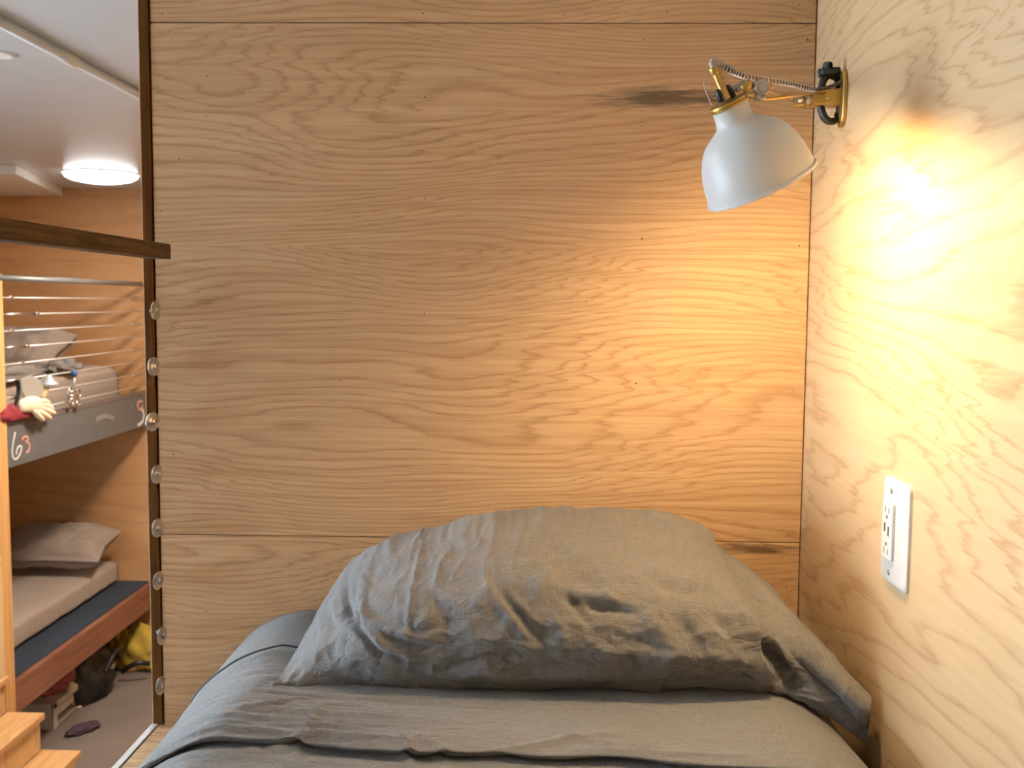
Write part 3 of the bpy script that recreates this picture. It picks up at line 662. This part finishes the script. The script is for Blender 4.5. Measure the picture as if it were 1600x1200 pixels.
# coiled braided cord
cy_ = lambda px: YLp + (YM - .014 - YLp) * sstep(1130, 1285, px)
cpth = smooth_path([lp(1116.5, 106), lp(1112.5, 99), lp(1116, 96.5), lp(1124, 100), lp(1140, 109.5), at(1162, 118.5, Y=cy_(1162)), at(1190, 124, Y=cy_(1190)), at(1218, 128, Y=cy_(1218)), at(1240, 132, Y=cy_(1240)), at(1262, 138, Y=cy_(1262)), at(1280, 139.5, Y=YM - .012), at(1300, 134.5, Y=YM - .014), at(1316, 126.5, Y=YM - .012)], 420)
cc = MB().tube(cpth, .0026, 10).build('cord', 'cord', lamp, smooth=True)
hx, hr = [], []; turns = 50; per = 12; refv = Vector((0, 1, 0))
for i in range(turns * per):
    t = i / (turns * per - 1) * .80; p = cr(cpth, t); tn = (cr(cpth, min(t + .004, 1)) - cr(cpth, max(t - .004, 0))).normalized()
    u = (refv - tn * refv.dot(tn)).normalized(); w_ = tn.cross(u); a = 2 * math.pi * i / per
    hx.append(p + (u * math.cos(a) + w_ * math.sin(a)) * .0032)
MB().tube(hx, .00085, 6).build('cord_coil', 'coil', cc, smooth=True)

# ------------------------------------------------------------------ outlet on the right wall
oc = at(1405, 833, X=XR); ot = thing('wall_outlet', (XR, oc.y, oc.z), 'white plastic power outlet with screwed plate on the pale plywood right wall', 'outlet')
ya, yb = at(1424, 842, X=XR).y, at(1385.5, 823, X=XR).y
za, zb_ = at(1386, 904, X=XR).z, at(1388, 741, X=XR).z
rr_ = .008; out = []
for cy, cz, a0 in ((yb - rr_, zb_ - rr_, 0), (ya + rr_, zb_ - rr_, 90), (ya + rr_, za + rr_, 180), (yb - rr_, za + rr_, 270)):
    for k in range(7): an = R(a0 + 15 * k); out.append((cy + rr_ * math.cos(an), cz + rr_ * math.sin(an)))
mb = MB(); n_ = len(out); ym, zm2 = (ya + yb) / 2, (za + zb_) / 2
vs = []
for dx, sc in ((0, 0), (-.0035, 0), (-.0055, .0022), (-.0065, .0048)):
    for (y, z) in out: vs.append((XR + dx, y - math.copysign(sc, y - ym), z - math.copysign(sc, z - zm2)))
fs2 = [(i * n_ + k, i * n_ + (k + 1) % n_, (i + 1) * n_ + (k + 1) % n_, (i + 1) * n_ + k) for i in range(3) for k in range(n_)] + [tuple(3 * n_ + k for k in range(n_)), tuple(range(n_ - 1, -1, -1))]
mb.add(vs, fs2).build('cover_plate', 'plate', ot, smooth=True, angle=25)
iy, iz = at(1399, 833, X=XR).y, zm2 + .001
ins = MB().box((XR - .0105, iy - .0165, iz - .0335), (XR - .0062, iy + .0165, iz + .0335)).build('receptacle', 'plate', ot, bevel=.001)
def slot(y, z, w, h): MB().box((XR - .0108, iy + y - w / 2, iz + z - h / 2), (XR - .0102, iy + y + w / 2, iz + z + h / 2)).build('slot', 'slot', ins)
for sz in (1, -1):
    slot(.006, sz * .0245, .0016, .0075); slot(-.006, sz * .0245, .0016, .0063); slot(0, sz * .0245 - .0085 * (1 if sz > 0 else -1) , .004, .004)
slot(.0065, .003, .0045, .0105); slot(-.006, .000, .0045, .0115)
for z in (zm2 + .0485, zm2 - .0485):
    MB().lathe((XR - .0062, iy - .002, z), (-1, 0, 0), [(0, .0036), (.001, .0034), (.0013, .002)], 16).build('screw', 'dull_steel', ot, smooth=True)

# ------------------------------------------------------------------ far side of the room
XB = -2.8
rt = lambda px, py: at(px, py, X=XB)
zu1, zu0 = rt(228, 616).z, rt(228, 665).z; zl1, zl0 = rt(20, 1070).z, rt(34, 1110).z
yp = 5.20
fb = thing('bunk_bed', (XB - .5, 6.2, 0), 'double bunk bed across the room with grey upper board and red-brown lower rail', 'bed')
ub = MB().box((XB - .04, yp - .9, zu0), (XB, YB - .01, zu1)).build('upper_side_board', 'grey_board', fb, bevel=.004)
MB().box((XB - .042, yp - .9, zu1 + .0005), (XB + .002, YB - .01, zu1 + .02)).build('board_edge', 'grey_edge', ub)
MB().box((XL + .01, yp - .9, zu0 + .06), (XB - .041, YB - .01, zu0 + .10)).build('upper_platform', 'navy', fb)
MB().box((XB - .04, yp - .9, zl0), (XB, YB - .01, zl1)).build('lower_side_rail', 'redwood', fb, bevel=.004)
zpl = at(210, 908, Y=YB - .02).z
MB().box((XL + .01, yp - .9, zpl - .05), (XB - .041, YB - .01, zpl)).build('lower_platform', 'navy', fb)
MB().box((XB - .10, yp - .06, 0.0), (XB + .004, yp + .04, rt(0, 428).z)).build('post', 'post', fb, bevel=.004)
zp = rt(100, 438.5).z
MB().tube([(XB, yp, zp), (XB, YB - .01, zp)], .016, 16).build('top_pipe', 'pipe', fb, smooth=True)
for k, y in enumerate((465, 491.5, 518, 544.5, 571, 597.5, 624, 650)):
    z = rt(0, y).z
    cb = MB().tube([(XB, yp + .03, z), (XB, YB - .005, z)], .0042, 8).build('cable', 'cable', fb, smooth=True)
    yf = yp + .10 + (.28 if k in (1,) else .16 if k == 3 else .10 if k == 4 else .2 if k == 5 else .0)
    MB().lathe((XB, yf, z), (0, 1, 0), [(0, .004), (.003, .013), (.03, .013), (.034, .005)], 12).build('cable_fitting', 'steel', cb, smooth=True, angle=40)
    if k % 2 == 0:
        ye = rt(215, 505).y
        MB().lathe((XB, ye - .10, z), (0, 1, 0), [(0, .005), (.03, .015), (.10, .018), (.17, .012), (.20, .006)], 12).build('cable_fitting', 'steel', cb, smooth=True)
    elif k in (1, 3, 5):
        MB().tube([(XB, yp + .04, z), (XB, yf, z)], .008, 10).build('threaded_end', 'steel', cb, smooth=True)
# chalk numerals on the grey board
def chalk(pts, w, mat, n=26):
    q = smooth_path([rt(*p) for p in pts], n); mb = MB(); hw = w / 2
    vs = []
    for i, p in enumerate(q):
        tn = (q[min(i + 1, n - 1)] - q[max(i - 1, 0)]).normalized(); sd = Vector((0, -tn.z, tn.y)) * hw * (1 + .35 * nz(i * .5, w * 90))
        vs += [(XB + .0006, p.y + sd.y, p.z + sd.z), (XB + .0006, p.y - sd.y, p.z - sd.z), (XB + .0026, p.y - sd.y, p.z - sd.z), (XB + .0026, p.y + sd.y, p.z + sd.z)]
    fs = [(i * 4 + k, i * 4 + (k + 1) % 4, i * 4 + 4 + (k + 1) % 4, i * 4 + 4 + k) for i in range(n - 1) for k in range(4)] + [(3, 2, 1, 0), tuple((n - 1) * 4 + k for k in range(4))]
    mb.add(vs, fs); mb.build('chalk_stroke', mat, ub)
chalk([(23.5, 675), (20, 692), (18.5, 706), (20, 715), (24, 717.5), (29, 713), (33, 703), (33, 697.5), (29.5, 697), (26, 703), (25, 710)], .0105, 'chalk_w')
chalk([(34, 687), (37.5, 682.5), (42, 682.5), (43, 687), (39.5, 690.5), (44, 692), (46, 698), (44, 705), (40, 707.5)], .012, 'chalk_p')
chalk([(206, 631), (205, 636), (207, 640)], .016, 'chalk_g')
chalk([(222, 627), (216, 627.5), (215, 635), (218, 640), (221.5, 638), (222, 633)], .018, 'chalk_p')
chalk([(222, 640), (224.5, 648), (223, 657), (218, 663), (215, 664)], .022, 'chalk_w')
chalk([(150, 655), (165, 650), (178, 655)], .03, 'chalk_g')

def soft_block(x0, x1, y0, y1, z0, z1, r, name, mat, label, cat, seed, amp=.02, parent=None, sag=0.0):
    """rounded mattress-like block with a wrinkled cover"""
    n = 34; vs, fs = [], []; ring = []
    cx, cz = (x0 + x1) / 2, (z0 + z1) / 2
    for k in range(72):
        a = 2 * math.pi * k / 72; c_, s_ = math.cos(a), math.sin(a); e = .28
        ring.append((math.copysign(abs(c_) ** e, c_), math.copysign(abs(s_) ** e, s_)))
    for i in range(n + 1):
        v = i / n; y = y0 + (y1 - y0) * v; en = min(1, (min(v, 1 - v) * (y1 - y0) / r + .25)) ** .4
        for c_, s_ in ring:
            x = cx + (x1 - x0) / 2 * c_ * (.9 + .1 * en); z = cz + (z1 - z0) / 2 * s_ * (.75 + .25 * en)
            d = amp * 1.5 * (.5 * nz(y * 9 + seed, z * 3, x * 2) + .5 * max(0, ridge(nz(y * 14 + seed, z * 2, x * 6)) - .5))
            vs.append((x + d * c_, y, z + (d * .8 if s_ > -.2 else 0)))
    w = 72
    fs = [(i * w + k, i * w + (k + 1) % w, (i + 1) * w + (k + 1) % w, (i + 1) * w + k) for i in range(n) for k in range(w)] + [tuple(range(w - 1, -1, -1)), tuple(n * w + k for k in range(w))]
    o = MB().add(vs, fs).build(name, mat, parent, smooth=True)
    if label: tag(o, label, cat)
    return o
zlm = rt(188, 874).z
lmx = at(188, 890, Y=YB - .03).x
ml = soft_block(XL + .03, lmx, yp - .8, YB - .03, zpl + .001, at(187, 874, Y=YB - .03).z, .08, 'mattress', 'sheet_far', 'taupe-sheeted mattress on the dark blue lower bunk platform across the room', 'mattress', 3.0, .016)
zpu = zu0 + .10
mu = soft_block(XL + .03, at(188, 590, Y=YB - .03).x, yp - .8, YB - .03, zpu + .001, at(188, 570, Y=YB - .03).z, .08, 'mattress', 'sheet_far', 'taupe-sheeted mattress behind the steel cables of the far upper bunk', 'mattress', 8.0, .014)
def pillow2(c, sx, sy, sz, name, mat, label, seed, rot=0.0, tilt=0.0):
    n = 40; vs = []
    for side in (1, -1):
        for i in range(n + 1):
            for j in range(n + 1):
                u, v = i / n * 2 - 1, j / n * 2 - 1; e = (1 - u ** 4) * (1 - v ** 4)
                k = 1 - .10 * (1 - abs(u)) * v * v - 0; kk = 1 - .10 * (1 - abs(v)) * u * u
                h = sz / 2 * max(e, 0) ** .55 * side + .12 * sz * e * nz(u * 3 + seed, v * 3, side) + .10 * sz * e * ridge(nz(u * 5 - v * 3 + seed, v * 2))
                p = Vector((u * sx / 2 * kk, v * sy / 2 * k, h)); p = Matrix.Rotation(rot, 3, 'Z') @ (Matrix.Rotation(tilt, 3, 'X') @ p); vs.append(p + Vector(c))
    w = n + 1; A = w * w; fs = []
    for i in range(n):
        for j in range(n):
            fs.append((i * w + j, (i + 1) * w + j, (i + 1) * w + j + 1, i * w + j + 1)); fs.append((A + i * w + j, A + i * w + j + 1, A + (i + 1) * w + j + 1, A + (i + 1) * w + j))
    import bmesh
    o = MB().add(vs, fs).build(name, mat, smooth=True)
    bm = bmesh.new(); bm.from_mesh(o.data); bmesh.ops.remove_doubles(bm, verts=bm.verts, dist=.0008); bm.to_mesh(o.data); bm.free()
    return tag(o, label, 'pillow')
pc = at(86, 857, Y=6.85); pillow2((pc.x, 6.88, pc.z + .01), .74, .46, .21, 'pillow', 'pillow_far', 'plump taupe pillow at the head of the far lower bunk', 2.0, .05, R(14))
pc = at(25, 548, Y=6.6); pillow2((pc.x, 6.7, pc.z - .01), .56, .44, .22, 'pillow', 'pillow_far', 'creased taupe pillow seen through the cables of the far upper bunk', 5.0, -.1, R(28))

def lump(name, mat, c, sz, label, cat, seed, n=22, amp=.28, freq=3.0, flat=True, build=True, parent=None, rot=0.0):
    """crumpled cloth or bag: a squashed ball with folds"""
    mb = MB().ball((0, 0, 0), 1.0, n * 2, n); vs = []
    Rm = Matrix.Rotation(rot, 3, 'Z')
    for p in mb.v:
        q = Vector(p); d = 1 + amp * noise.noise(q * freq + Vector((seed, seed * .7, 0))) + amp * .6 * (ridge(noise.noise(q * freq * 1.7 + Vector((seed, 0, 3)))) - .5)
        q = q * d
        if flat and q.z < -.55: q.z = -.55 + (q.z + .55) * .05
        q = Rm @ Vector((q.x * sz[0], q.y * sz[1], q.z * sz[2])); vs.append(q + Vector(c))
    mb.v = [tuple(v) for v in vs]
    o = mb.build(name, mat, parent, smooth=True)
    if label: tag(o, label, cat)
    return o
# things kept on and hanging from the upper bunk
def ru(px, py, dx=0.0): p = at(px, py, X=XB + dx); return p
c = at(42, 583, X=-2.98); lump('blanket', 'grey_cloth', (c.x - .10, c.y, c.z - .02), (.10, .34, .055), 'crumpled grey blanket in front of the far upper bunk pillow', 'blanket', 1.0, amp=.35)
c = at(98, 574, X=-3.05); lump('shirt', 'grey_cloth', (c.x, c.y, c.z), (.10, .13, .05), 'small peaked heap of grey cloth on the far upper mattress', 'clothing', 4.0, amp=.4)
# red pouch on the board edge
c = ru(30, 655); lump('pouch', 'red', (XB + .0, c.y, zu1 + .02 + .04), (.035, .20, .055), 'dark red cloth pouch on the left of the far grey board', 'pouch', 2.0, amp=.18)
# leather glove with fingers over the edge
c = ru(60, 640, .03); gl = thing('work_glove', (c.x, c.y, c.z), 'cream leather work glove draped over the far grey board', 'glove')
MB().tube(smooth_path([ru(30, 636, .03), ru(40, 633, .035), ru(52, 632, .04), ru(62, 634, .045)], 14), [.022, .030, .036, .038, .040, .042, .044, .046, .046, .046, .046, .044, .040, .03], 14, flat=.55).build('glove_palm', 'cream', gl, smooth=True)
for a, b, e in (((60, 627), (70, 627), (78, 632)), ((62, 631), (74, 634), (83, 640)), ((60, 636), (74, 641), (86, 646)), ((58, 641), (70, 648), (79, 654)), ((52, 641), (60, 650), (68, 657))):
    MB().tube(smooth_path([ru(*a, .05), ru(*b, .055), ru(*e, .05)], 10), [.012, .015, .016, .016, .016, .016, .015, .014, .012, .007], 10).build('glove_finger', 'cream', gl, smooth=True)
# hat-like grey cap on a tan handle
c = ru(76, 596, .03); hm = thing('hand_brush', (c.x, c.y, c.z), 'grey-topped hand brush with a tan handle hanging behind the far cables', 'brush')
MB().lathe(ru(76, 604, .03), (0, .05, 1), [(0, .030), (.005, .052), (.02, .050), (.035, .028), (.06, .016), (.068, .004)], 24).build('brush_head', 'silver_strip', hm, smooth=True)
MB().tube(smooth_path([ru(74, 603, .03), ru(71, 612, .03), ru(66, 622, .03)], 10), .013, 12).build('handle', 'tan', hm, smooth=True)
# clear pouch, strap
c = ru(52, 612, .02); mb = MB().prism([ru(30, 592, .016), ru(46, 586, .016), ru(60, 594, .016), ru(66, 606, .016), ru(64, 622, .016), ru(40, 626, .016), ru(31, 612, .016)], (.014, 0, 0))
tag(mb.build('clear_bag', 'film', bevel=.005), 'small clear plastic bag behind the cables of the far upper bunk', 'bag')
tag(MB().tube(smooth_path([ru(27, 594, .014), ru(29, 610, .016), ru(26, 628, .016), ru(20, 642, .014)], 20), .012, 10, flat=.4).build('strap', 'black', smooth=True), 'short black strap hanging behind the cables near the pine post', 'strap')
# blue clip and chrome carabiner hanging from a cable
c = ru(116, 592, .02); ck = thing('carabiner_set', (c.x, c.y, c.z), 'shiny chrome carabiners on a blue-topped loop hanging before the far mattress', 'carabiner')
MB().tube([ru(116, 579, .02), ru(116, 587, .02)], [.017, .017], 14).build('blue_clip', 'blue', ck, smooth=True)
MB().tube([ru(116.3, 588, .02), ru(115.5, 606, .02)], .007, 10).build('loop_strap', 'silver_strip', ck, smooth=True)
def ringp(cx, cy, rx, ry, n=28, dx=.03): return [ru(cx + rx * math.cos(2 * math.pi * k / n), cy + ry * math.sin(2 * math.pi * k / n), dx) for k in range(n)]
for a in ((110, 616, 3.2, 10.5), (122.5, 615, 3, 7.5), (111, 628, 2.8, 5.5), (122, 630, 2.6, 4)): MB().tube(ringp(*a), .0075, 8, closed=True).build('chrome_ring', 'steel', ck, smooth=True)
for y in (612, 619, 624): MB().tube([ru(110, y, .034), ru(123, y - 1, .034)], .007, 8).build('chrome_bar', 'steel', ck, smooth=True)

# under the lower bunk
def fl(px, py): return at(px, py, Z=0.0)
c = fl(92, 1139); d = fl(62, 1150)
cw = .23; ch = .165
cr0 = thing('storage_crate', (c.x - .2, c.y + .12, 0), 'open white plastic crate on the floor under the far lower bunk', 'crate')
A = at(85, 1141, Z=0); Xf = A.x
fr = MB(); y0, y1 = A.y, A.y + .50
fr.box((Xf - .015, y0, 0), (Xf, y0 + .05, ch)); fr.box((Xf - .015, y1 - .05, 0), (Xf, y1, ch)); fr.box((Xf - .015, y0, ch - .04), (Xf, y1, ch))
fr.build('crate_frame', 'crate', cr0, bevel=.006)
MB().box((Xf - .38, y0, 0), (Xf - .017, y0 + .012, ch)).build('crate_side', 'crate', cr0); MB().box((Xf - .38, y1 - .012, 0), (Xf - .017, y1, ch)).build('crate_side', 'crate', cr0)
MB().box((Xf - .38, y0 + .013, 0), (Xf - .017, y1 - .013, .012)).build('crate_base', 'crate', cr0); MB().box((Xf - .38, y0 + .013, ch - .012), (Xf - .017, y1 - .013, ch)).build('crate_top', 'crate', cr0)
MB().box((Xf - .10, y0 + .07, .055), (Xf - .02, y1 - .07, .105)).build('crate_drawer', 'crate', cr0, bevel=.005)
lump('towel', 'pinkred', (Xf - .12, y0 + .27, ch + .062), (.11, .19, .11), 'faded dark red towel heaped on the white crate', 'towel', 6.0, amp=.22)
c = fl(155, 1096); bg = lump('holdall', 'bag', (c.x - .15, c.y + .09, .13), (.19, .23, .235), 'bulky black bag on the floor under the far bunk', 'bag', 3.1, amp=.14)
MB().tube(smooth_path([(c.x + .07, c.y - .06, .22), (c.x + .09, c.y + .02, .30), (c.x + .08, c.y + .12, .31), (c.x + .06, c.y + .2, .22)], 20), .014, 8).build('bag_strap', 'black', bg, smooth=True)
MB().box((c.x + .07, c.y + .0, .22), (c.x + .095, c.y + .05, .25)).build('bag_buckle', 'steel', bg, bevel=.004)
c = at(205, 1052, Y=6.93); yj = lump('rain_jacket', 'yellow', (c.x + .02, 7.06, .11), (.21, .13, .18), 'yellow jacket with dark trim crumpled on the floor by the far wall', 'jacket', 5.2, amp=.30, freq=2.4)
MB().tube(smooth_path([at(190, 1050, Y=6.77), at(204, 1041, Y=6.75), at(218, 1036, Y=6.76), at(234, 1037, Y=6.80)], 20), .018, 8, flat=.6).build('dark_trim', 'bag', yj, smooth=True)
c = at(188, 1013, Y=7.0); lump('yellow_sleeve', 'yellow', (c.x, 7.05, c.z), (.10, .08, .12), 'yellow sleeve of clothing bunched beneath the red-brown rail by the wall', 'clothing', 7.7, amp=.3)
c = at(205, 1012, Y=7.1); lump('blue_sack', 'bluedark', (c.x, 7.12, c.z), (.055, .06, .10), 'small deep blue sack on top of the yellow jacket', 'sack', 2.4, amp=.2)
c = fl(116, 1098); c.x += .03; sh = thing('suede_shoe', (c.x, c.y, 0), 'tan suede shoe on the floor between the crate and the black bag', 'shoe')
lump('shoe_upper', 'tan', (c.x, c.y + .02, .05), (.06, .13, .07), None, None, 1.1, amp=.08, parent=sh); MB().box((c.x - .055, c.y - .10, .0), (c.x + .055, c.y + .13, .016)).build('sole', 'cream', sh, bevel=.006)
c = at(116, 1073, X=-2.93); tag(MB().ball((c.x - .02, c.y, c.z), .032, 18, 12).build('wooden_ball', 'cream', smooth=True), 'pale round ball above the tan shoe, against the black bag', 'ball')
c = at(124, 1036, X=-3.0); lump('orange_cloth', 'tan', (c.x - .02, c.y, c.z), (.06, .09, .05), 'dim orange cloth bundle above the black bag beneath the rail', 'clothing', 9.1, amp=.2)
c = fl(130, 1143); lump('cloth_scrap', 'purple', (c.x, c.y, .018), (.05, .11, .03), 'small purple cloth scrap alone on the concrete floor', 'scrap', 6.6, amp=.25, rot=-.6)

# stairs up to the far bunk
YS = 5.13
st = thing('staircase', (-2.4, 4.6, 0), 'pine box stair beside the far bunk, its treads rising to the left', 'stairs')
n1, n2, n3 = at(70.5, 1113, Y=YS), at(127, 1172, Y=YS), at(15.5, 1055, Y=YS)
rise = n1.z - n2.z; run = n2.x - n1.x
tops = [(n3.x, n3.z), (n1.x, n1.z), (n2.x, n2.z)]
zz, xx = n2.z, n2.x
while zz - rise > .05: zz -= rise; xx += run; tops.append((xx, zz))
y0s = YS - 1.0
for i, (x, z) in enumerate(tops):
    xa = (tops[i - 1][0] - .012) if i else XB + .02
    MB().box((xa - .01, y0s, z - .036), (x, YS, z)).build('tread', 'stair', st, bevel=.006, seg=3)
    zbt = tops[i + 1][1] if i + 1 < len(tops) else 0.0
    MB().box((x - .045, y0s + .01, zbt + .0005), (x - .024, YS - .012, z - .037)).build('riser', 'riser', st)

# ------------------------------------------------------------------ ceiling fittings
ca, cb_ = at(-40, 12, Z=ZC - .017), at(225, 154, Z=ZC - .017)
cdt = thing('conduit', (ca.x, (ca.y + cb_.y) / 2, ZC), 'pale conduit pipe with a coupling running along the grey ceiling', 'conduit')
cxm = (at(0, 35, Z=ZC - .017).x + at(217, 149, Z=ZC - .017).x) / 2
dirc = (at(217, 149, Z=ZC - .017) - at(0, 35, Z=ZC - .017)); dirc.z = 0
A0 = at(0, 35, Z=ZC - .017) - dirc * .8; B0 = A0 + dirc * ((YB - .01 - A0.y) / dirc.y)
MB().tube([A0, B0], .0155, 16).build('pipe', 'white_paint', cdt, smooth=True)
q0, q1 = at(96, 85, Z=ZC - .017), at(117, 97, Z=ZC - .017)
MB().tube([q0, q0 + (q1 - q0) * .05, q1 - (q1 - q0) * .05, q1], [.017, .0205, .0205, .017], 16).build('coupling', 'white_paint', cdt, smooth=True, angle=40)
c = at(-3, 83, Z=ZC); tag(MB().lathe((c.x, c.y, ZC + .002), (0, 0, -1), [(0, .052), (.008, .052), (.011, .048), (.0115, .040), (.010, .038)], 40).build('ceiling_cover', 'white_paint', smooth=True, angle=40), 'round white cover plate on the grey ceiling beside the conduit', 'cover')
c = at(158, 271, Z=ZC); cl_ = thing('ceiling_glare', (c.x, c.y, ZC), 'bright round dome added for the glare on the ceiling near the far wall', 'lamp')
MB().lathe((c.x, c.y, ZC + .001), (0, 0, -1), [(0, .235), (.006, .235), (.008, .225)], 48).build('glare_rim', 'white_paint', cl_, smooth=True, angle=40)  # added glowing dome and rim in place of a soft glare on the ceiling
MB().lathe((c.x, c.y, ZC - .007), (0, 0, -1), [(0, .222), (.018, .215), (.036, .18), (.05, .11), (.054, .02)], 48).build('glare_dome', 'lum', cl_, smooth=True)
